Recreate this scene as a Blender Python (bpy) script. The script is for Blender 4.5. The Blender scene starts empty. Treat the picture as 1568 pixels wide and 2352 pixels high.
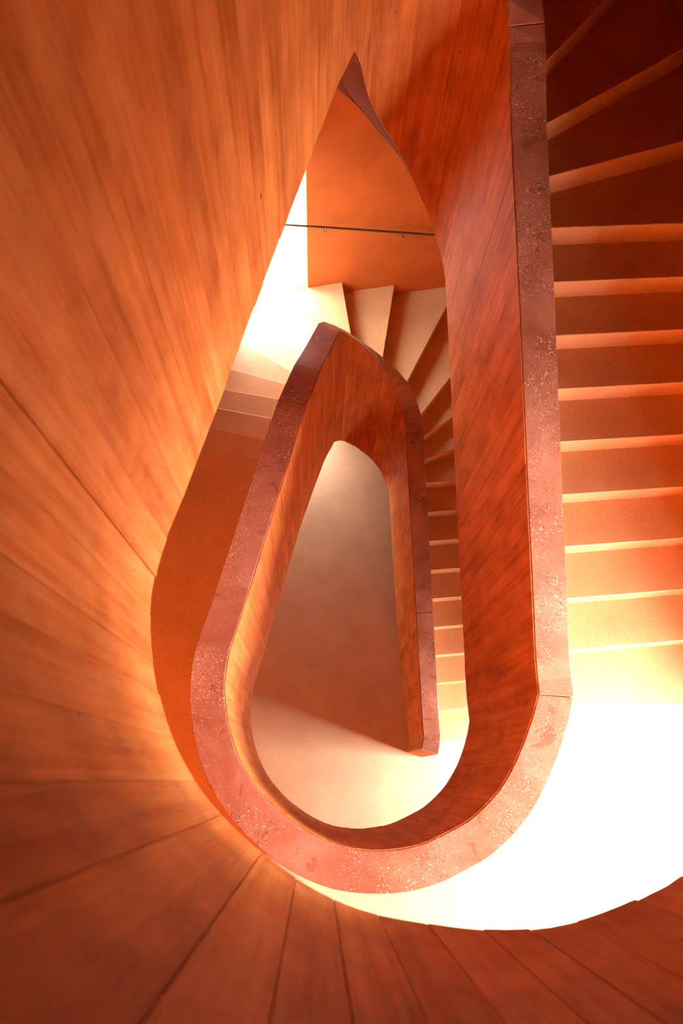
import bpy, bmesh, math, random
from mathutils import Vector, Matrix

random.seed(7)
scene = bpy.context.scene
COL = scene.collection

# ------------------------------------------------------------------ camera
FPX, W, H = 1450.0, 1568.0, 2352.0
CAM_Z = 8.534                       # camera height above the ground floor
NADIR = (722.0, 1788.0)             # where the plumb lines of the photo meet
cam = bpy.data.cameras.new('camera')
cam.sensor_fit = 'VERTICAL'
cam.sensor_height = 36.0
cam.lens = 36.0 * FPX / H
cam.clip_start = 0.02
cam.dof.use_dof = True
cam.dof.focus_distance = 4.9
cam.dof.aperture_fstop = 2.8
cam_o = bpy.data.objects.new('camera', cam)
COL.objects.link(cam_o)
n = Vector((NADIR[0] - W / 2, NADIR[1] - H / 2, FPX)).normalized()   # down, in image axes
ax = (Vector((1, 0, 0)) - n * n.x).normalized()
ay = (-n).cross(ax)
R = Matrix((ax, ay, -n))            # image axes (right, down, forward) -> world
right, up, back = R @ Vector((1, 0, 0)), R @ Vector((0, -1, 0)), R @ Vector((0, 0, -1))
cam_o.matrix_world = Matrix(((right.x, up.x, back.x, 0), (right.y, up.y, back.y, 0), (right.z, up.z, back.z, CAM_Z), (0, 0, 0, 1)))
scene.camera = cam_o

# ------------------------------------------------------------------ light
scene.view_settings.view_transform = 'Standard'
scene.view_settings.look = 'None'
scene.view_settings.gamma = 1.0
scene.view_settings.use_curve_mapping = False
scene.view_settings.exposure = 1.2
scene.cycles.max_bounces = 9
scene.cycles.diffuse_bounces = 7
scene.cycles.glossy_bounces = 2
scene.cycles.caustics_reflective = False
scene.cycles.caustics_refractive = False
scene.cycles.use_adaptive_sampling = True
scene.cycles.adaptive_threshold = 0.11
scene.cycles.adaptive_min_samples = 16
scene.cycles.use_denoising = True
world = bpy.data.worlds.new('overcast_sky')
scene.world = world
world.use_nodes = True
wb = world.node_tree.nodes['Background']
# bright overcast sky, darker ground below the horizon
wnt = world.node_tree
wtc = wnt.nodes.new('ShaderNodeTexCoord')
wsx = wnt.nodes.new('ShaderNodeSeparateXYZ')
wmr = wnt.nodes.new('ShaderNodeMapRange')
wcr = wnt.nodes.new('ShaderNodeValToRGB')
wmr.inputs[1].default_value, wmr.inputs[2].default_value = -1.0, 1.0
wnt.links.new(wtc.outputs['Generated'], wsx.inputs[0])
wnt.links.new(wsx.outputs[2], wmr.inputs[0])
wnt.links.new(wmr.outputs[0], wcr.inputs[0])
we = wcr.color_ramp.elements
we[0].position, we[0].color = 0.30, (0.22, 0.20, 0.18, 1)
we[1].position, we[1].color = 0.50, (0.97, 0.985, 1.0, 1)
wnt.links.new(wcr.outputs[0], wb.inputs[0])
wb.inputs[1].default_value = 66.0


def daylight(name, loc, target, sx, sy):
    l = bpy.data.lights.new(name, 'AREA')
    l.shape = 'RECTANGLE'
    l.size, l.size_y = sx, sy
    l.cycles.is_portal = True
    o = bpy.data.objects.new(name, l)
    COL.objects.link(o)
    o.location = loc
    o.rotation_euler = (Vector(target) - Vector(loc)).to_track_quat('-Z', 'Y').to_euler()
    return o


# openings that let the overcast daylight in (sampling portals of the sky, they give off nothing themselves)
daylight('portal_landing', (3.38, -0.62, 5.33), (0.0, -0.91, 5.33), 1.28, 2.55)
daylight('portal_hall', (3.36, -0.17, 1.03), (0.0, -0.46, 1.03), 0.9, 2.05)
daylight('portal_stair_window', (-0.535, 5.58, 3.52), (-0.315, 4.58, 3.52), 0.7, 1.95)
daylight('portal_added_window', (-1.13, 4.84, 3.52), (-0.16, 4.58, 3.52), 0.8, 1.95)  # serves the window added to brighten the winder steps
daylight('portal_stair_foot', (-0.6, 5.56, 0.48), (-0.38, 4.56, 0.48), 0.56, 0.95)


# ------------------------------------------------------------------ materials
def new_mat(name):
    m = bpy.data.materials.new(name)
    m.use_nodes = True
    nt = m.node_tree
    for x in list(nt.nodes):
        nt.nodes.remove(x)
    out = nt.nodes.new('ShaderNodeOutputMaterial')
    b = nt.nodes.new('ShaderNodeBsdfPrincipled')
    nt.links.new(b.outputs[0], out.inputs[0])
    return m, nt, b


def N(nt, kind, **kw):
    x = nt.nodes.new(kind)
    for k, v in kw.items():
        if k.startswith('i_'):
            x.inputs[k[2:].replace('_', ' ')].default_value = v
        else:
            setattr(x, k, v)
    return x


def ramp(nt, stops):
    r = nt.nodes.new('ShaderNodeValToRGB')
    e = r.color_ramp.elements
    while len(e) < len(stops):
        e.new(0.5)
    for el, (p, c) in zip(e, stops):
        el.position = p
        el.color = c if len(c) == 4 else (*c, 1)
    return r


def mix(nt, fac, a, b, mode='MIX'):
    m = nt.nodes.new('ShaderNodeMix')
    m.data_type = 'RGBA'
    m.blend_type = mode
    for sock, v in ((0, fac), (6, a), (7, b)):
        if hasattr(v, 'is_linked') or isinstance(v, bpy.types.NodeSocket):
            nt.links.new(v, m.inputs[sock])
        elif isinstance(v, (int, float)):
            m.inputs[sock].default_value = v
        else:
            m.inputs[sock].default_value = (*v, 1)
    return m.outputs[2]


def coords(nt, uv, scale, per_object=True):
    """uv or object coordinates, shifted per object, scaled"""
    tc = N(nt, 'ShaderNodeTexCoord')
    src = tc.outputs['UV' if uv else 'Object']
    mp = N(nt, 'ShaderNodeMapping')
    mp.inputs['Scale'].default_value = scale
    nt.links.new(src, mp.inputs['Vector'])
    if per_object:
        oi = N(nt, 'ShaderNodeObjectInfo')
        mul = N(nt, 'ShaderNodeMath', operation='MULTIPLY')
        mul.inputs[1].default_value = 37.0
        nt.links.new(oi.outputs['Random'], mul.inputs[0])
        cx = N(nt, 'ShaderNodeCombineXYZ')
        nt.links.new(mul.outputs[0], cx.inputs[2])
        nt.links.new(cx.outputs[0], mp.inputs['Location'])
    return mp.outputs[0]


def noise(nt, vec, scale, detail=4, rough=0.55, dist=0.0):
    x = N(nt, 'ShaderNodeTexNoise')
    x.inputs['Scale'].default_value = scale
    x.inputs['Detail'].default_value = detail
    x.inputs['Roughness'].default_value = rough
    x.inputs['Distortion'].default_value = dist
    nt.links.new(vec, x.inputs['Vector'])
    return x.outputs['Fac']


def bump(nt, bsdf, h, strength, dist):
    b = N(nt, 'ShaderNodeBump')
    b.inputs['Strength'].default_value = strength
    b.inputs['Distance'].default_value = dist
    nt.links.new(h, b.inputs['Height'])
    nt.links.new(b.outputs[0], bsdf.inputs['Normal'])


WALL = (0.55, 0.166, 0.034)


def mat_board():
    """concrete with the grain of the shuttering board it was cast against"""
    m, nt, b = new_mat('board_marked_concrete')
    v = coords(nt, True, (1, 1, 1))
    vs = coords(nt, True, (1, 0.028, 1))
    grain = noise(nt, vs, 170, 7, 0.75, 0.0)
    wide = noise(nt, vs, 30, 4, 0.55, 0.05)
    cloud = noise(nt, v, 2.6, 4, 0.6, 0.3)
    dark, mid, lite = (0.40, 0.09, 0.016), WALL, (0.65, 0.25, 0.075)
    c1 = ramp(nt, [(0.34, dark), (0.5, mid), (0.66, lite)])
    addn = N(nt, 'ShaderNodeMath', operation='MULTIPLY_ADD')
    addn.inputs[1].default_value = 0.45
    nt.links.new(grain, addn.inputs[0])
    hw = N(nt, 'ShaderNodeMath', operation='MULTIPLY')
    hw.inputs[1].default_value = 0.55
    nt.links.new(wide, hw.inputs[0])
    nt.links.new(hw.outputs[0], addn.inputs[2])
    nt.links.new(addn.outputs[0], c1.inputs[0])
    cl = ramp(nt, [(0.32, (0.70, 0.60, 0.52)), (0.68, (1.10, 1.14, 1.18))])
    nt.links.new(cloud, cl.inputs[0])
    col = mix(nt, 1.0, c1.outputs[0], cl.outputs[0], 'MULTIPLY')
    blot = noise(nt, coords(nt, True, (1, 0.3, 1)), 9, 6, 0.7, 0.5)
    bl = ramp(nt, [(0.50, (0, 0, 0)), (0.72, (0.55, 0.55, 0.55))])
    nt.links.new(blot, bl.inputs[0])
    col = mix(nt, bl.outputs[0], col, (0.65, 0.25, 0.095))
    # tone of each board
    oi = N(nt, 'ShaderNodeObjectInfo')
    tone = ramp(nt, [(0.0, (0.93, 0.91, 0.89)), (1.0, (1.05, 1.06, 1.07))])
    nt.links.new(oi.outputs['Random'], tone.inputs[0])
    col = mix(nt, 1.0, col, tone.outputs[0], 'MULTIPLY')
    # air holes
    vo = N(nt, 'ShaderNodeTexVoronoi')
    vo.inputs['Scale'].default_value = 13
    vh = coords(nt, True, (1, 0.55, 1))
    nt.links.new(vh, vo.inputs['Vector'])
    sep = N(nt, 'ShaderNodeSeparateColor')
    nt.links.new(vo.outputs['Color'], sep.inputs[0])
    big = N(nt, 'ShaderNodeMapRange')
    big.inputs[1].default_value, big.inputs[2].default_value = 0.74, 1.0
    big.inputs[3].default_value, big.inputs[4].default_value = 0.0, 0.085
    nt.links.new(sep.outputs[0], big.inputs[0])
    lt = N(nt, 'ShaderNodeMath', operation='LESS_THAN')
    nt.links.new(vo.outputs['Distance'], lt.inputs[0])
    nt.links.new(big.outputs[0], lt.inputs[1])
    col = mix(nt, lt.outputs[0], col, (0.09, 0.022, 0.010))
    nt.links.new(col, b.inputs['Base Color'])
    b.inputs['Roughness'].default_value = 0.6
    b.inputs['Specular IOR Level'].default_value = 0.12
    hs = N(nt, 'ShaderNodeMath', operation='MULTIPLY_ADD')
    hs.inputs[1].default_value = -1.2
    nt.links.new(lt.outputs[0], hs.inputs[0])
    nt.links.new(addn.outputs[0], hs.inputs[2])
    bump(nt, b, hs.outputs[0], 0.55, 0.006)
    return m


def mat_plain(name, base, rough=0.7, var=0.16, scale=3.0):
    m, nt, b = new_mat(name)
    v = coords(nt, False, (1, 1, 1), False)
    a = noise(nt, v, scale, 5, 0.6, 0.4)
    r = ramp(nt, [(0.3, tuple(x * (1 - var) for x in base)), (0.7, tuple(min(1, x * (1 + var)) for x in base))])
    nt.links.new(a, r.inputs[0])
    nt.links.new(r.outputs[0], b.inputs['Base Color'])
    b.inputs['Roughness'].default_value = rough
    b.inputs['Specular IOR Level'].default_value = 0.25
    f = noise(nt, v, 60, 4, 0.6)
    bump(nt, b, f, 0.25, 0.004)
    return m


def mat_terrazzo(name, base, rough=0.36, grain=260):
    """fine sanded aggregate of the steps and floors"""
    m, nt, b = new_mat(name)
    v = coords(nt, False, (1, 1, 1), False)
    g = noise(nt, v, grain, 3, 0.7)
    r = ramp(nt, [(0.30, tuple(x * 0.62 for x in base)), (0.5, base), (0.72, tuple(min(1, x * 1.32) for x in base))])
    nt.links.new(g, r.inputs[0])
    cl = noise(nt, v, 1.6, 4, 0.6, 0.3)
    rc = ramp(nt, [(0.3, (0.86, 0.84, 0.82)), (0.7, (1.07, 1.07, 1.07))])
    nt.links.new(cl, rc.inputs[0])
    col = mix(nt, 1.0, r.outputs[0], rc.outputs[0], 'MULTIPLY')
    vo = N(nt, 'ShaderNodeTexVoronoi')
    vo.inputs['Scale'].default_value = 150
    nt.links.new(v, vo.inputs['Vector'])
    sep = N(nt, 'ShaderNodeSeparateColor')
    nt.links.new(vo.outputs['Color'], sep.inputs[0])
    pick = N(nt, 'ShaderNodeMapRange')
    pick.inputs[1].default_value, pick.inputs[2].default_value = 0.86, 1.0
    pick.inputs[3].default_value, pick.inputs[4].default_value = 0.0, 0.5
    nt.links.new(sep.outputs[0], pick.inputs[0])
    lt = N(nt, 'ShaderNodeMath', operation='LESS_THAN')
    nt.links.new(vo.outputs['Distance'], lt.inputs[0])
    nt.links.new(pick.outputs[0], lt.inputs[1])
    chip = ramp(nt, [(0.0, tuple(x * 0.45 for x in base)), (0.5, tuple(min(1, x * 1.5) for x in base)), (1.0, (0.75, 0.62, 0.5))])
    chip.color_ramp.interpolation = 'CONSTANT'
    nt.links.new(sep.outputs[1], chip.inputs[0])
    col = mix(nt, lt.outputs[0], col, chip.outputs[0])
    nt.links.new(col, b.inputs['Base Color'])
    b.inputs['Roughness'].default_value = rough
    b.inputs['Specular IOR Level'].default_value = 0.35
    bump(nt, b, g, 0.25, 0.002)
    return m


def mat_coping():
    """ground pink concrete, aggregate laid bare in patches, darker damp-looking stains"""
    m, nt, b = new_mat('ground_pink_concrete')
    v = coords(nt, False, (1, 1, 1), False)
    base = (0.39, 0.155, 0.09)
    big = noise(nt, v, 2.2, 4, 0.6, 0.5)
    r = ramp(nt, [(0.32, (0.29, 0.095, 0.052)), (0.5, base), (0.68, (0.48, 0.225, 0.15))])
    nt.links.new(big, r.inputs[0])
    col = r.outputs[0]
    st = noise(nt, v, 9, 2, 0.4, 0.6)
    rs = ramp(nt, [(0.66, (1, 1, 1)), (0.675, (0.80, 0.70, 0.68))])
    nt.links.new(st, rs.inputs[0])
    col = mix(nt, 1.0, col, rs.outputs[0], 'MULTIPLY')
    patch = noise(nt, v, 3.4, 2, 0.5, 0.2)
    rp = ramp(nt, [(0.40, (0.12, 0.12, 0.12)), (0.60, (1, 1, 1))])
    nt.links.new(patch, rp.inputs[0])
    for sc, lo, hi, rad in ((110, 0.62, 1.0, 0.55), (230, 0.60, 1.0, 0.6)):
        vo = N(nt, 'ShaderNodeTexVoronoi')
        vo.inputs['Scale'].default_value = sc
        nt.links.new(v, vo.inputs['Vector'])
        sep = N(nt, 'ShaderNodeSeparateColor')
        nt.links.new(vo.outputs['Color'], sep.inputs[0])
        pick = N(nt, 'ShaderNodeMapRange')
        pick.inputs[1].default_value, pick.inputs[2].default_value = lo, hi
        pick.inputs[3].default_value, pick.inputs[4].default_value = 0.0, rad
        nt.links.new(sep.outputs[0], pick.inputs[0])
        lt = N(nt, 'ShaderNodeMath', operation='LESS_THAN')
        nt.links.new(vo.outputs['Distance'], lt.inputs[0])
        nt.links.new(pick.outputs[0], lt.inputs[1])
        ms = N(nt, 'ShaderNodeMath', operation='MULTIPLY')
        nt.links.new(lt.outputs[0], ms.inputs[0])
        nt.links.new(rp.outputs[0], ms.inputs[1])
        chip = ramp(nt, [(0.0, (0.13, 0.055, 0.035)), (0.35, (0.62, 0.44, 0.34)), (0.6, (0.60, 0.27, 0.09)), (0.8, (0.80, 0.70, 0.60))])
        chip.color_ramp.interpolation = 'CONSTANT'
        nt.links.new(sep.outputs[1], chip.inputs[0])
        col = mix(nt, ms.outputs[0], col, chip.outputs[0])
    nt.links.new(col, b.inputs['Base Color'])
    b.inputs['Roughness'].default_value = 0.27
    b.inputs['Specular IOR Level'].default_value = 0.5
    f = noise(nt, v, 120, 3, 0.6)
    bump(nt, b, f, 0.12, 0.002)
    return m


def mat_soffit():
    m, nt, b = new_mat('striped_soffit_concrete')
    v = coords(nt, True, (1, 1, 1), False)
    w = N(nt, 'ShaderNodeTexWave', wave_type='BANDS', bands_direction='X')
    w.inputs['Scale'].default_value = 15.0
    w.inputs['Distortion'].default_value = 0.5
    w.inputs['Detail'].default_value = 2
    nt.links.new(v, w.inputs['Vector'])
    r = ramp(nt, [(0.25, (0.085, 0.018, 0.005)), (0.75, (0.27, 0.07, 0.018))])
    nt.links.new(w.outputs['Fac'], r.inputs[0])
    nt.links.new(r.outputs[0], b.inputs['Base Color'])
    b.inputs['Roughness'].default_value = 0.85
    b.inputs['Specular IOR Level'].default_value = 0.08
    bump(nt, b, w.outputs['Fac'], 0.5, 0.004)
    return m


def mat_metal():
    m, nt, b = new_mat('brushed_steel')
    v = coords(nt, False, (1, 1, 40), False)
    a = noise(nt, v, 30, 3)
    r = ramp(nt, [(0.3, (0.17, 0.15, 0.135)), (0.7, (0.26, 0.235, 0.21))])
    nt.links.new(a, r.inputs[0])
    nt.links.new(r.outputs[0], b.inputs['Base Color'])
    b.inputs['Metallic'].default_value = 1.0
    b.inputs['Roughness'].default_value = 0.38
    return m


def mat_glass(name='window_glass', tint=(1, 1, 1)):
    m, nt, b = new_mat(name)
    out = [x for x in nt.nodes if x.type == 'OUTPUT_MATERIAL'][0]
    nt.nodes.remove(b)
    tr = N(nt, 'ShaderNodeBsdfTransparent')
    tr.inputs[0].default_value = (*tint, 1)
    gl = N(nt, 'ShaderNodeBsdfGlossy')
    gl.inputs['Roughness'].default_value = 0.02
    lw = N(nt, 'ShaderNodeLayerWeight')
    lw.inputs[0].default_value = 0.5
    pw = N(nt, 'ShaderNodeMath', operation='POWER')
    pw.inputs[1].default_value = 5.0
    nt.links.new(lw.outputs['Facing'], pw.inputs[0])
    fr = N(nt, 'ShaderNodeMath', operation='MULTIPLY_ADD')
    fr.inputs[1].default_value, fr.inputs[2].default_value = 0.8, 0.04
    nt.links.new(pw.outputs[0], fr.inputs[0])
    ms = N(nt, 'ShaderNodeMixShader')
    nt.links.new(fr.outputs[0], ms.inputs[0])
    nt.links.new(tr.outputs[0], ms.inputs[1])
    nt.links.new(gl.outputs[0], ms.inputs[2])
    nt.links.new(ms.outputs[0], out.inputs[0])
    return m


BOARD = mat_board()
CORE = mat_plain('orange_concrete', WALL, 0.75, 0.2, 5)
PLASTER = mat_plain('orange_wall_concrete', (0.56, 0.17, 0.035), 0.8, 0.14, 2.4)
STEP = mat_terrazzo('sanded_step_stone', (0.585, 0.33, 0.155))
FLOOR = mat_terrazzo('sanded_floor_stone', (0.58, 0.37, 0.215))
COPING = mat_coping()
SOFFIT = mat_soffit()
STEEL = mat_metal()
GLASS = mat_glass()
DIM_GLASS = mat_glass('tinted_window_glass', (0.5, 0.5, 0.5))  # tint put in only to dim the daylight from the stair windows
CEIL = mat_plain('dark_ceiling_boards', (0.10, 0.045, 0.022), 0.8, 0.2)  # unseen ceiling, coloured dark to cut bounce light from above
FRAME = mat_plain('pale_window_frame', (0.62, 0.60, 0.56), 0.5, 0.05)


# ------------------------------------------------------------------ object helpers
def link(name, verts, faces, mat, parent=None, uvs=None, smooth=False):
    me = bpy.data.meshes.new(name)
    me.from_pydata([tuple(v) for v in verts], [], faces)
    me.materials.append(mat)
    if uvs is not None:
        lay = me.uv_layers.new(name='UVMap')
        for li, l in enumerate(me.loops):
            lay.data[li].uv = uvs[l.vertex_index]
    bm = bmesh.new()
    bm.from_mesh(me)
    bmesh.ops.recalc_face_normals(bm, faces=bm.faces)
    bm.to_mesh(me)
    bm.free()
    if smooth:
        for p in me.polygons:
            p.use_smooth = True
    o = bpy.data.objects.new(name, me)
    COL.objects.link(o)
    if parent is not None:
        o.parent = parent
    return o


def thing(name, label, cat, group=None):
    o = bpy.data.objects.new(name, None)
    COL.objects.link(o)
    o['label'], o['category'] = label, cat
    if group:
        o['group'] = group
    return o


def structure(o, label=None):
    o['kind'] = 'structure'
    if label:
        o['label'] = label
        o['category'] = {'floor': 'floor', 'wall': 'wall', 'ceiling': 'ceiling', 'window': 'window'}.get(o.name.split('_')[0].split('.')[0], 'wall')
    return o


def prism(name, poly, z0, z1, mat, parent=None):
    """a plan polygon (any simple outline) raised from z0 to z1"""
    bm = bmesh.new()
    vb = [bm.verts.new((x, y, z0)) for x, y in poly]
    vt = [bm.verts.new((x, y, z1)) for x, y in poly]
    k = len(poly)
    bm.faces.new(vt)
    bm.faces.new(list(reversed(vb)))
    for i in range(k):
        bm.faces.new((vb[i], vb[(i + 1) % k], vt[(i + 1) % k], vt[i]))
    bmesh.ops.recalc_face_normals(bm, faces=bm.faces)
    bmesh.ops.triangulate(bm, faces=[f for f in bm.faces if len(f.verts) > 4])
    me = bpy.data.meshes.new(name)
    bm.to_mesh(me)
    bm.free()
    me.materials.append(mat)
    o = bpy.data.objects.new(name, me)
    COL.objects.link(o)
    if parent is not None:
        o.parent = parent
    return o


def bevel(o, w, seg=2):
    b = o.modifiers.new('bevel', 'BEVEL')
    b.width, b.segments, b.limit_method, b.angle_limit = w, seg, 'ANGLE', math.radians(40)


# ------------------------------------------------------------------ plan of the stairwell
# depths below the camera, measured from the photograph, turn into heights with Z(d)
def Z(d):
    return CAM_Z - d


Z0, Z1, Z2, ZTOP = 0.0, 4.034, 7.284, 10.6
THICK = 0.195


def line_x(y):
    return 1.2 - 0.085 * (y - 0.5)


EYE_A = [(line_x(0.42), 0.42), (1.191, 0.355), (1.167, 0.275), (1.132, 0.185), (1.085, 0.09), (1.03, 0.005), (0.95, -0.088), (0.825, -0.19), (0.73, -0.24),
         (0.57, -0.306), (0.43, -0.334), (0.306, -0.338), (0.182, -0.328), (0.09, -0.305), (-0.012, -0.262), (-0.12, -0.198), (-0.228, -0.115),
         (-0.322, -0.02), (-0.40, 0.095), (-0.455, 0.22), (-0.492, 0.36), (-0.508, 0.48), (-0.506, 0.575), (-0.493, 0.67), (-0.467, 0.77),
         (-0.440, 0.87), (-0.385, 1.10), (-0.237, 1.72), (-0.122, 2.20), (0.0, 2.712), (0.155, 3.36)]
EYE_B = [(0.155, 3.36), (0.25, 3.50), (0.38, 3.643), (0.53, 3.755), (0.665, 3.80), (0.775, 3.785), (0.855, 3.717), (0.915, 3.614), (0.946, 3.49),
         (line_x(3.3), 3.3), (line_x(2.6), 2.6), (line_x(1.9), 1.9), (line_x(1.2), 1.2), (line_x(0.7), 0.7), (line_x(0.42), 0.42)]
TAIL = [(line_x(0.42), 0.42), (1.191, 0.355), (1.176, 0.305)]


def catmull(pts, per=6):
    P = [Vector(p) for p in pts]
    P = [P[0] * 2 - P[1]] + P + [P[-1] * 2 - P[-2]]
    out = []
    for i in range(1, len(P) - 2):
        p0, p1, p2, p3 = P[i - 1:i + 3]
        k = max(2, int((p2 - p1).length / 0.025))
        for j in range(k):
            t = j / k
            out.append(0.5 * ((2 * p1) + (p2 - p0) * t + (2 * p0 - 5 * p1 + 4 * p2 - p3) * t * t + (3 * p1 - p0 - 3 * p2 + p3) * t ** 3))
    out.append(P[-2])
    return out


LEFT, RIGHT, TAILC = catmull(EYE_A), catmull(EYE_B), catmull(TAIL)


class Path:
    """inner face of the balustrade in plan, with arc length and outward normals"""

    def __init__(self, parts):
        self.p = []
        for q in parts:
            self.p += q if not self.p else q[1:]
        self.s = [0.0]
        for a, b in zip(self.p, self.p[1:]):
            self.s.append(self.s[-1] + (b - a).length)
        self.len = self.s[-1]
        self.n = []
        k = len(self.p)
        for i in range(k):
            a = self.p[max(0, i - 1)]
            c = self.p[min(k - 1, i + 1)]
            b = self.p[i]
            d0 = (b - a).normalized() if i else (c - b).normalized()
            d1 = (c - b).normalized() if i < k - 1 else d0
            n0, n1 = Vector((-d0.y, d0.x)), Vector((-d1.y, d1.x))
            m = (n0 + n1).normalized()
            self.n.append(m / max(0.5, m.dot(n0)))

    def join(self, i, other, j):
        """share the normal where two laps meet"""
        m = ((self.n[i] + other.n[j]) * 0.5).normalized()
        self.n[i] = other.n[j] = m

    def at(self, s):
        import bisect
        i = min(max(bisect.bisect_right(self.s, s) - 1, 0), len(self.s) - 2)
        t = (s - self.s[i]) / (self.s[i + 1] - self.s[i])
        return self.p[i].lerp(self.p[i + 1], t), self.n[i].lerp(self.n[i + 1], t)

    def where(self, xy, lo=0, hi=None):
        """arc length of the plan point nearest to xy"""
        hi = self.len if hi is None else hi
        q = Vector(xy)
        return min((((p - q).length, s) for p, s in zip(self.p, self.s) if lo - 1e-6 <= s <= hi + 1e-6))[1]


PATH_UP = Path([LEFT, RIGHT])
PATH_LO = Path([LEFT, RIGHT, TAILC])
PATH_UP.join(-1, PATH_LO, 0)
PATH_UP.n[0] = PATH_UP.n[-1]
S_APEX = Path([LEFT]).len
S_LOOP = PATH_UP.len


def profile(keys):
    """depth keys (arc length, depth) -> height function, eased between the keys"""
    keys = sorted(keys)

    def f(s):
        if s <= keys[0][0]:
            return Z(keys[0][1])
        for (a, da), (b, db) in zip(keys, keys[1:]):
            if s <= b:
                t = (s - a) / (b - a) if b > a else 1
                return Z(da + (db - da) * t)
        return Z(keys[-1][1])

    def g(s):
        return sum(f(s + k * 0.03) for k in (-2, -1, 0, 1, 2)) / 5
    return g


def on_left(path, pts):
    return [(path.where(p, 0, S_APEX), d) for p, d in pts]


def on_right(path, pts):
    return [(path.where(p, S_APEX, S_LOOP), d) for p, d in pts]


def right_line(path, d0, y0, slope, ys):
    return [(path.where((line_x(y), y), S_APEX, S_LOOP), d0 - slope * (y - y0)) for y in ys]


ARC = [(0.155, 3.36), (0.25, 3.50), (0.38, 3.643), (0.53, 3.755), (0.665, 3.80), (0.775, 3.785), (0.855, 3.717), (0.915, 3.614), (0.946, 3.49)]
YS = (3.2, 2.6, 2.0, 1.4, 0.9, 0.6)
UP_BOT = profile(on_left(PATH_UP, [((1.2, .47), 1.52), ((.73, -.24), 1.57), ((.57, -.306), 1.64), ((.43, -.334), 1.74), ((.306, -.338), 1.84), ((.182, -.33), 1.90),
                                   ((-.5, .4), 1.904), ((0.05, 2.92), 1.91)])
                 + on_right(PATH_UP, list(zip(ARC, (1.985, 2.36, 2.63, 2.92, 3.18, 3.39, 3.55, 3.65, 3.74))))
                 + right_line(PATH_UP, 4.983, 0.881, 0.478, YS) + [(S_LOOP, 5.15)])
UP_TOP = profile(on_left(PATH_UP, [((1.2, .47), 0.397), ((0.0, 2.75), 0.397)])
                 + on_right(PATH_UP, list(zip(ARC, (0.46, 0.72, 0.98, 1.25, 1.48, 1.66, 1.78, 1.90, 2.03))))
                 + right_line(PATH_UP, 3.423, 0.632, 0.478, YS) + [(S_LOOP, 3.50)])
LO_TOP = profile(on_left(PATH_LO, [((1.2, .47), 3.50), ((1.167, .275), 3.58), ((1.085, .09), 3.635), ((.73, -.24), 3.647), ((-.10, 2.29), 3.647), ((0, 2.712), 3.79), ((.076, 3.03), 3.98)])
                 + on_right(PATH_LO, list(zip(ARC, (4.15, 4.40, 4.70, 5.05, 5.35, 5.60, 5.77, 5.90, 6.02))))
                 + right_line(PATH_LO, 7.347, 0.66, 0.462, YS) + [(S_LOOP, 7.43), (PATH_LO.len, 7.45)])
LO_BOT = profile(on_left(PATH_LO, [((1.2, .47), 5.15), ((-.20, 1.9), 5.15), ((-.126, 2.185), 5.226), ((-.028, 2.597), 5.42), ((.042, 2.888), 5.56)])
                 + on_right(PATH_LO, list(zip(ARC, (6.0, 6.22, 6.56, 6.93, 7.22, 7.43, 7.56, 7.66, 7.71))))
                 + right_line(PATH_LO, 8.628, 1.456, 0.46, (3.2, 2.6, 2.0, 1.665)) + [(S_LOOP, 8.534)])

# riser lines shared by both flights, counted from the foot: a point on the line and its outward direction
RISERS = [((1.9, 0.455), (1, 0.006))]
for j in range(2, 11):
    RISERS.append(((1.7, 0.793 + 0.3175 * (j - 2)), (1, 0.09)))
for a, b in (((1.488, 3.613), (2.422, 3.978)), ((1.40, 3.87), (2.40, 4.64)), ((1.30, 4.10), (1.86, 4.88)), ((1.032, 4.328), (1.533, 5.377)),
             ((.739, 4.644), (.867, 5.45)), ((.322, 4.782), (.236, 5.417)), ((-.088, 4.623), (-.358, 5.21)), ((-.24, 4.165), (-.716, 4.701)),
             ((-.321, 3.803), (-.817, 4.139)), ((-.361, 3.529), (-.863, 3.679)), ((-.413, 3.246), (-.916, 3.341)), ((-.441, 2.935), (-.937, 3.03)),
             ((-.472, 2.625), (-.948, 2.724)), ((-.505, 2.32), (-.967, 2.408))):
    RISERS.append((a, (b[0] - a[0], b[1] - a[1])))


def back_y(x):
    return 5.34 + 0.22 * (x + 0.166)


def xwall(y):                       # outer wall along the straight flight
    return 3.0 - 0.085 * (y - 0.5)


BR = (2.50, back_y(2.50))           # back corner beside the straight flight
BL = (-0.80, back_y(-0.80))         # back corner beside the stair window
FL = (-1.95, -2.3)
ML = (-1.88, 1.2)
FR = (xwall(-2.3), -2.3)
OUTER = [Vector(p) for p in (FR, BR, BL, ML, FL)]          # walked counter-clockwise, closed by the front wall
INNER = [p + m * THICK for p, m in zip(PATH_UP.p, PATH_UP.n)]


def hit(p, d, poly):
    """first crossing of a ray with an open polyline -> (distance, segment position, point)"""
    best = None
    p, d = Vector(p), Vector(d)
    for i, (a, b) in enumerate(zip(poly, poly[1:])):
        e = b - a
        den = d.x * e.y - d.y * e.x
        if abs(den) < 1e-9:
            continue
        w = a - p
        t = (w.x * e.y - w.y * e.x) / den
        u = (w.x * d.y - w.y * d.x) / den
        if t > 1e-6 and -1e-6 <= u <= 1 + 1e-6 and (best is None or t < best[0]):
            best = (t, i + u, p + d * t)
    return best


OUT_HIT, IN_HIT = [], []
for p, d in RISERS:
    dv = Vector(d).normalized()
    OUT_HIT.append(hit(p, dv, OUTER)[1:])
    IN_HIT.append(hit(Vector(p) + dv * 0.05, -dv, INNER)[1:])


def between(poly, u0, u1):
    """corners of a polyline strictly between two positions, in walking order"""
    if u1 >= u0:
        return [poly[i] for i in range(int(math.floor(u0)) + 1, int(math.ceil(u1))) if u0 + 1e-4 < i < u1 - 1e-4]
    return list(reversed(between(poly, u1, u0)))


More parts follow.
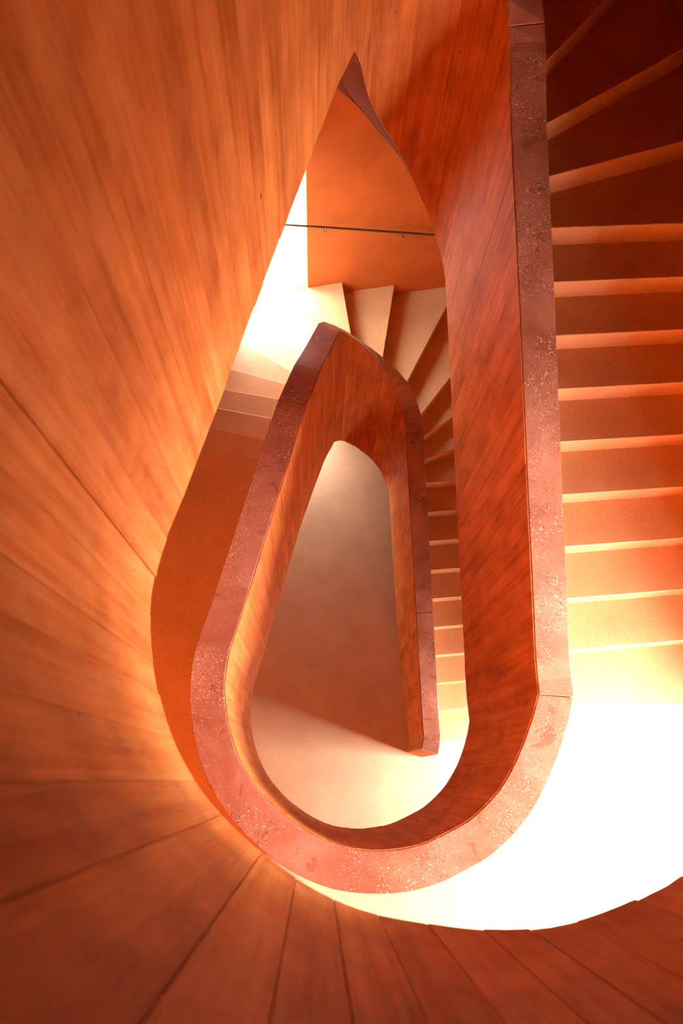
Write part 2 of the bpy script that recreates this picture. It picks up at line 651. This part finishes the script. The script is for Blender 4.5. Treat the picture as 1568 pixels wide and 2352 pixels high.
# ------------------------------------------------------------------ floors, walls, ceiling
structure(prism('floor', [tuple(p) for p in OUTER], -0.25, 0.0, FLOOR), 'sandy stone ground floor seen at the bottom of the stairwell')


def landing(name, j, z, th):
    """floor slab between riser j on the one side and the foot of the flight above on the other"""
    foot_u, foot_p = IN_HIT[0]
    # walk: foot of the straight flight -> round the eye -> riser j -> outer wall -> back
    head_u, head_p = IN_HIT[j - 1]
    fo_u, fo_p = OUT_HIT[0]
    ho_u, ho_p = OUT_HIT[j - 1]
    poly = [tuple(p) for p in INNER if True]
    k_head = int(math.floor(head_u))
    ring = [tuple(foot_p)] + [tuple(p) for p in INNER[0:k_head + 1]] + [tuple(head_p), tuple(ho_p)]
    ring += [tuple(p) for p in OUTER[int(math.floor(ho_u)) + 1:]] + [tuple(FR), tuple(fo_p)]
    top = prism(name, ring, z - 0.05, z, FLOOR)
    prism('slab', ring, z - th, z - 0.05, CORE, top)
    return top


structure(landing('floor_landing', 24, Z1, 0.62), 'daylit sandy stone landing at the foot of the upper flight')
structure(landing('floor_gallery', 22, Z2, 0.62), 'stone gallery floor behind the towering near balustrade')
structure(prism('ceiling', [tuple(p) for p in OUTER], ZTOP, ZTOP + 0.2, CEIL), 'unseen ceiling above the whole stairwell, darkened to cut bounce light')


WALL_LABELS = {'wall_right': 'orange concrete outer wall along the straight flights, pierced by two tall windows',
               'wall_back': 'flat orange concrete back wall that carries the steel handrail',
               'wall_left': 'orange outer wall with the added corner window that brightens the winder steps',
               'wall_left_lower': 'orange outer wall of the shaded side of the landing',
               'wall_front': 'orange outer wall behind the rounded end of the stairwell'}
WINDOW_LABELS = {'window_1': 'tall garden window lighting the ground floor', 'window_2': 'tall garden window flooding the landing with daylight',
                 'window_3': 'low window at floor level under the winder steps', 'window_4': 'bright window in the back wall crossed by the handrail',
                 'window_5': 'added corner window in the outer wall, brightening the winder steps'}


def wall_run(name, a, b, z0, z1, openings, mat, th=0.3):
    """a straight wall from a to b (inside face), pierced by openings (t0, t1, z0, z1) in metres along it"""
    a, b = Vector(a), Vector(b)
    L = (b - a).length
    d = (b - a) / L
    nrm = Vector((d.y, -d.x))       # outside for a counter-clockwise walk
    xs = sorted({0.0, L, *[o[0] for o in openings], *[o[1] for o in openings]})
    zs = sorted({z0, z1, *[o[2] for o in openings], *[o[3] for o in openings]})
    verts, faces = [], []
    solid = {}
    for i in range(len(xs) - 1):
        for k in range(len(zs) - 1):
            cx, cz = (xs[i] + xs[i + 1]) / 2, (zs[k] + zs[k + 1]) / 2
            solid[i, k] = not any(o[0] < cx < o[1] and o[2] < cz < o[3] for o in openings)
    idx = {}

    def vert(x, z, s):
        key = (round(x, 4), round(z, 4), s)
        if key not in idx:
            p = a + d * x + nrm * (th if s else 0)
            idx[key] = len(verts)
            verts.append((p.x, p.y, z))
        return idx[key]
    for (i, k), ok in solid.items():
        if not ok:
            continue
        x0, x1, q0, q1 = xs[i], xs[i + 1], zs[k], zs[k + 1]
        for s in (0, 1):
            faces.append([vert(x0, q0, s), vert(x1, q0, s), vert(x1, q1, s), vert(x0, q1, s)])
        for di, dk, e in ((-1, 0, ((x0, q0), (x0, q1))), (1, 0, ((x1, q0), (x1, q1))), (0, -1, ((x0, q0), (x1, q0))), (0, 1, ((x0, q1), (x1, q1)))):
            if not solid.get((i + di, k + dk), False):
                (ex, ez), (fx, fz) = e
                faces.append([vert(ex, ez, 0), vert(fx, fz, 0), vert(fx, fz, 1), vert(ex, ez, 1)])
    return structure(link(name, verts, faces, mat), WALL_LABELS[name]), a, d, nrm


def window(name, a, d, nrm, t0, t1, z0, z1, bars=1, deep=0.16, glass=GLASS):
    """frame, mullions and panes set in the depth of the wall"""
    root = bpy.data.objects.new(name, None)
    COL.objects.link(root)
    structure(root, WINDOW_LABELS[name])
    base = a + nrm * deep

    def bar(nm, x0, x1, q0, q1, dep, mat):
        p = [base + d * x0 - nrm * dep, base + d * x1 - nrm * dep, base + d * x1 + nrm * dep, base + d * x0 + nrm * dep]
        return prism(nm, [tuple(v) for v in p], q0, q1, mat, root)
    w = 0.055
    bar('window_frame', t0, t0 + w, z0, z1, 0.035, FRAME)
    bar('window_frame', t1 - w, t1, z0, z1, 0.035, FRAME)
    bar('window_frame', t0 + w, t1 - w, z0, z0 + w, 0.035, FRAME)
    bar('window_frame', t0 + w, t1 - w, z1 - w, z1, 0.035, FRAME)
    step = (t1 - t0 - w) / (bars + 1)
    for i in range(bars + 1):
        x0 = t0 + w + i * step
        if i:
            bar('mullion', x0 - w, x0, z0 + w, z1 - w, 0.03, FRAME)
        bar('pane', x0, x0 + step - w, z0 + w, z1 - w, 0.004, glass)
    return root


def span(a, b):
    return (Vector(b) - Vector(a)).length


# garden side: one wide window on each floor beside the foot of the flight
GW = (1.05, 2.3)
gard = [(1.7, 2.56, 0.02, 2.05), (GW[0], GW[1], Z1 + 0.02, Z1 + 2.55)]
_, a, d, nrm = wall_run('wall_right', FR, BR, -0.25, ZTOP, gard, PLASTER, 0.3)
for i, o in enumerate(gard):
    window('window_%d' % (i + 1), a, d, nrm, *o, bars=1, deep=0.22)
Lb = span(BR, BL)
tw0, tw1 = Lb - 0.93, Lb - 0.03     # stair window, up against the far corner
tw0 = (Vector(BR) - Vector((-0.168, back_y(-0.168)))).length
bk = [(tw0 + 0.16, tw1, 0.05, 0.9), (tw0, tw1, 2.6, 4.45)]
_, a, d, nrm = wall_run('wall_back', BR, BL, -0.25, ZTOP, bk, PLASTER, 0.12)
for i, o in enumerate(bk):
    window('window_%d' % (i + 3), a, d, nrm, o[0] - 0.06, o[1] + 0.02, o[2] - 0.06, o[3] + 0.06, bars=0, deep=0.16, glass=(GLASS, DIM_GLASS)[i])
lw = [(0.06, 0.80, 2.6, 4.45)]  # unseen window, added to throw more light on the winder steps
_, a, d, nrm = wall_run('wall_left', BL, ML, -0.25, ZTOP, lw, PLASTER, 0.12)
window('window_5', a, d, nrm, 0.0, 0.86, 2.54, 4.51, bars=0, deep=0.16, glass=DIM_GLASS)
wall_run('wall_left_lower', ML, FL, -0.25, ZTOP, [], PLASTER)
wall_run('wall_front', FL, FR, -0.25, ZTOP, [], PLASTER)


# ------------------------------------------------------------------ balustrades
def ribbon(path, s0, s1, off0, off1, zlo, zhi, step=0.05):
    """a wall strip along the path: offsets measured outward, heights as functions of arc length"""
    stops = [s0] + [s for s in path.s if s0 + 0.004 < s < s1 - 0.004] + [s1]
    if step:
        keep = [stops[0]]
        for s in stops[1:-1]:
            if s - keep[-1] >= step or abs(s - S_APEX) < 1e-6:
                keep.append(s)
        stops = keep + [stops[-1]]
    verts, uvs, faces = [], [], []
    for s in stops:
        p, m = path.at(s)
        for off, zf in ((off0, zlo), (off0, zhi), (off1, zhi), (off1, zlo)):
            q = p + m * off
            z = zf(s)
            verts.append((q.x, q.y, z))
            uvs.append((s + off, z))
    k = len(stops)
    for i in range(k - 1):
        a, b = 4 * i, 4 * i + 4
        for e in range(4):
            f = (e + 1) % 4
            faces.append((a + e, a + f, b + f, b + e))
    faces.append((0, 1, 2, 3))
    faces.append((4 * k - 4, 4 * k - 1, 4 * k - 2, 4 * k - 3))
    return verts, faces, uvs


CAP, GAP, SKIN = 0.05, 0.004, 0.003


def balustrade(label, path, zlo, zhi, seams, phase):
    root = thing('balustrade', label, 'balustrade')
    v, f, u = ribbon(path, 0.0, path.len, SKIN, THICK - 0.002, lambda s: zlo(s) + 0.004, lambda s: zhi(s) - CAP)
    core = link('wall_core', v, f, CORE, root, u)
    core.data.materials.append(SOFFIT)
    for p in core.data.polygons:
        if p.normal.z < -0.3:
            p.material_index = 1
    cuts = [0.0] + seams + [path.len]
    for a, b in zip(cuts, cuts[1:]):
        v, f, u = ribbon(path, a + (0.0015 if a else 0), b - 0.0015, 0.0045, THICK, lambda s: zhi(s) - CAP + 0.0005, zhi)
        o = link('coping', v, f, COPING, root, u)
        bevel(o, 0.004, 2)
    # shuttering boards printed on the inner face
    s = 0.0
    rnd = random.Random(phase)
    while s < path.len - 0.03:
        w = rnd.choice((0.095, 0.11, 0.12, 0.12, 0.13, 0.145))
        e = min(path.len, s + w)
        if abs(e - S_APEX) < 0.05 or (s < S_APEX < e):
            e = S_APEX
        if path.len - e < 0.04:
            e = path.len
        near = s < 2.7 and phase == 3
        proud = rnd.uniform(-0.0055, -0.0015) * (1 if near else 0.6)
        low = rnd.uniform(-0.007, 0.004)
        g = 0.0013 if near else 0.0008 if rnd.random() < 0.06 else 0.0002
        v, f, u = ribbon(path, s + g, e - g, proud, 0.0035, lambda q: max(0.0, zlo(q) + low), lambda q: zhi(q) - GAP, 0.028)
        link('board', v, f, BOARD, root, u)
        s = e
    return root


s_up = PATH_UP.where((line_x(3.3), 3.55), S_APEX, S_LOOP)
balustrade('towering orange board-marked concrete balustrade from the near wall round to the straight upper flight', PATH_UP, UP_BOT, UP_TOP,
           [1.9, 4.2, s_up], 3)
balustrade('inner teardrop concrete balustrade with broad pink coping, ending free on the ground floor', PATH_LO, LO_BOT, LO_TOP,
           [PATH_LO.where((-0.09, 2.36), 0, S_APEX), PATH_LO.where((line_x(3.3), 3.5), S_APEX, S_LOOP), PATH_LO.where((line_x(1.7), 1.7), S_APEX, S_LOOP)], 11)


# ------------------------------------------------------------------ flights of steps
def staircase(label, base, rise, count, zbot):
    root = thing('staircase', label, 'staircase')
    for j in range(1, count):
        (iu0, ip0), (iu1, ip1) = IN_HIT[j - 1], IN_HIT[j]
        (ou0, op0), (ou1, op1) = OUT_HIT[j - 1], OUT_HIT[j]
        # the next riser stands on the back edge of this tread: run 2 cm under it
        back = Vector(RISERS[j][1]).normalized()
        shift = Vector((-back.y, back.x)) * 0.02
        if shift.dot(Vector(RISERS[j][0]) - Vector(RISERS[j - 1][0])) < 0:
            shift = -shift
        ring = [ip0] + between(INNER, iu0, iu1) + [ip1 + shift, op1 + shift] + list(reversed(between(OUTER, ou0, ou1))) + [op0]
        top = base + j * rise
        low = max(base - 0.02 if base > 0 else 0.0, top - rise - 0.10)
        o = prism('step', [tuple(p) for p in ring], low, top, STEP, root)
        bevel(o, 0.004, 1)
    # sloping underside, its generators level from the balustrade to the outer wall
    rows = []
    for j in range(0, count):
        f = [0.0] if j == count - 1 else [0.0, 0.25, 0.5, 0.75]
        for t in f:
            if t == 0:
                a, b = IN_HIT[j][1], OUT_HIT[j][1]
                iu = IN_HIT[j][0]
            else:
                iu = IN_HIT[j][0] + (IN_HIT[j + 1][0] - IN_HIT[j][0]) * t
                k = int(iu)
                a = INNER[k].lerp(INNER[min(k + 1, len(INNER) - 1)], iu - k)
                ou = OUT_HIT[j][1].lerp(OUT_HIT[j + 1][1], t)
                c = ou - a
                h = hit(a + c * 0.2, c, OUTER)
                b = h[2] if h else ou
            s = PATH_UP.s[int(iu)] + (PATH_UP.s[min(int(iu) + 1, len(INNER) - 1)] - PATH_UP.s[int(iu)]) * (iu - int(iu))
            rows.append((a, b, zbot(s)))
    verts, uvs, faces = [], [], []
    dist = 0.0
    for i, (a, b, z) in enumerate(rows):
        z = max(z, 0.0)
        if i:
            dist += ((a + b) / 2 - (rows[i - 1][0] + rows[i - 1][1]) / 2).length
        for k in range(7):
            q = a.lerp(b, k / 6)
            verts.append((q.x, q.y, z))
            uvs.append((dist, (b - a).length * k / 6))
        for k in range(7):
            q = a.lerp(b, k / 6)
            verts.append((q.x, q.y, z + 0.10))
            uvs.append((dist, (b - a).length * k / 6))
    for i in range(len(rows) - 1):
        for k in range(6):
            a = 14 * i + k
            faces.append((a, a + 1, a + 15, a + 14))
            a += 7
            faces.append((a, a + 14, a + 15, a + 1))
        a, b = 14 * i, 14 * i + 14
        faces.append((a, b, b + 7, a + 7))
        faces.append((a + 6, a + 13, b + 13, b + 6))
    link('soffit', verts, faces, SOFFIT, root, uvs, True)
    return root


staircase('upper flight of sandy stone steps beside the broad pink coping, descending to the bright landing', Z1, (Z2 - Z1) / 22, 22, UP_BOT)
staircase('lower flight of sandy stone winder steps fanning round the teardrop tip to the ground floor', Z0, Z1 / 24, 24, LO_BOT)


# ------------------------------------------------------------------ handrail on the back wall
def tube(name, pts, r, mat, parent, seg=12):
    verts, faces = [], []
    k = len(pts)
    for i, p in enumerate(pts):
        t = (pts[min(i + 1, k - 1)] - pts[max(i - 1, 0)]).normalized()
        u = t.cross(Vector((0, 0, 1)))
        u = u.normalized() if u.length > 1e-4 else Vector((1, 0, 0))
        w = t.cross(u)
        for q in range(seg):
            a = 2 * math.pi * q / seg
            verts.append(p + u * (r * math.cos(a)) + w * (r * math.sin(a)))
    for i in range(k - 1):
        for q in range(seg):
            faces.append((seg * i + q, seg * i + (q + 1) % seg, seg * i + seg + (q + 1) % seg, seg * i + seg + q))
    faces.append(tuple(range(seg)))
    faces.append(tuple(range(seg * (k - 1), seg * k)))
    return link(name, verts, faces, mat, parent, None, True)


wd = Vector((1, 0.22, 0)).normalized()
wn = Vector((0.22, -1, 0)).normalized()     # into the stairwell


def rail_pt(x, off=0.07, dz=0.0):
    q = Vector((x, back_y(x), Z(4.93 + 0.25 * (x - 0.016)) + dz)) + wn * off
    return q


hr = thing('handrail', 'slim steel handrail on brackets along the orange back wall, crossing the bright window', 'handrail')
tube('rail', [rail_pt(x) for x in (-1.0, -0.6, -0.2, 0.3, 0.8, 1.3, 1.8, 2.3)], 0.012, STEEL, hr)
for x in (-0.85, 0.016, 0.886, 1.75):
    if -1.1 < x < -0.2:
        continue
    tube('bracket', [rail_pt(x, 0.07, -0.010), rail_pt(x, 0.07, -0.055), rail_pt(x, 0.055, -0.085), rail_pt(x, 0.004, -0.09)], 0.007, STEEL, hr, 8)
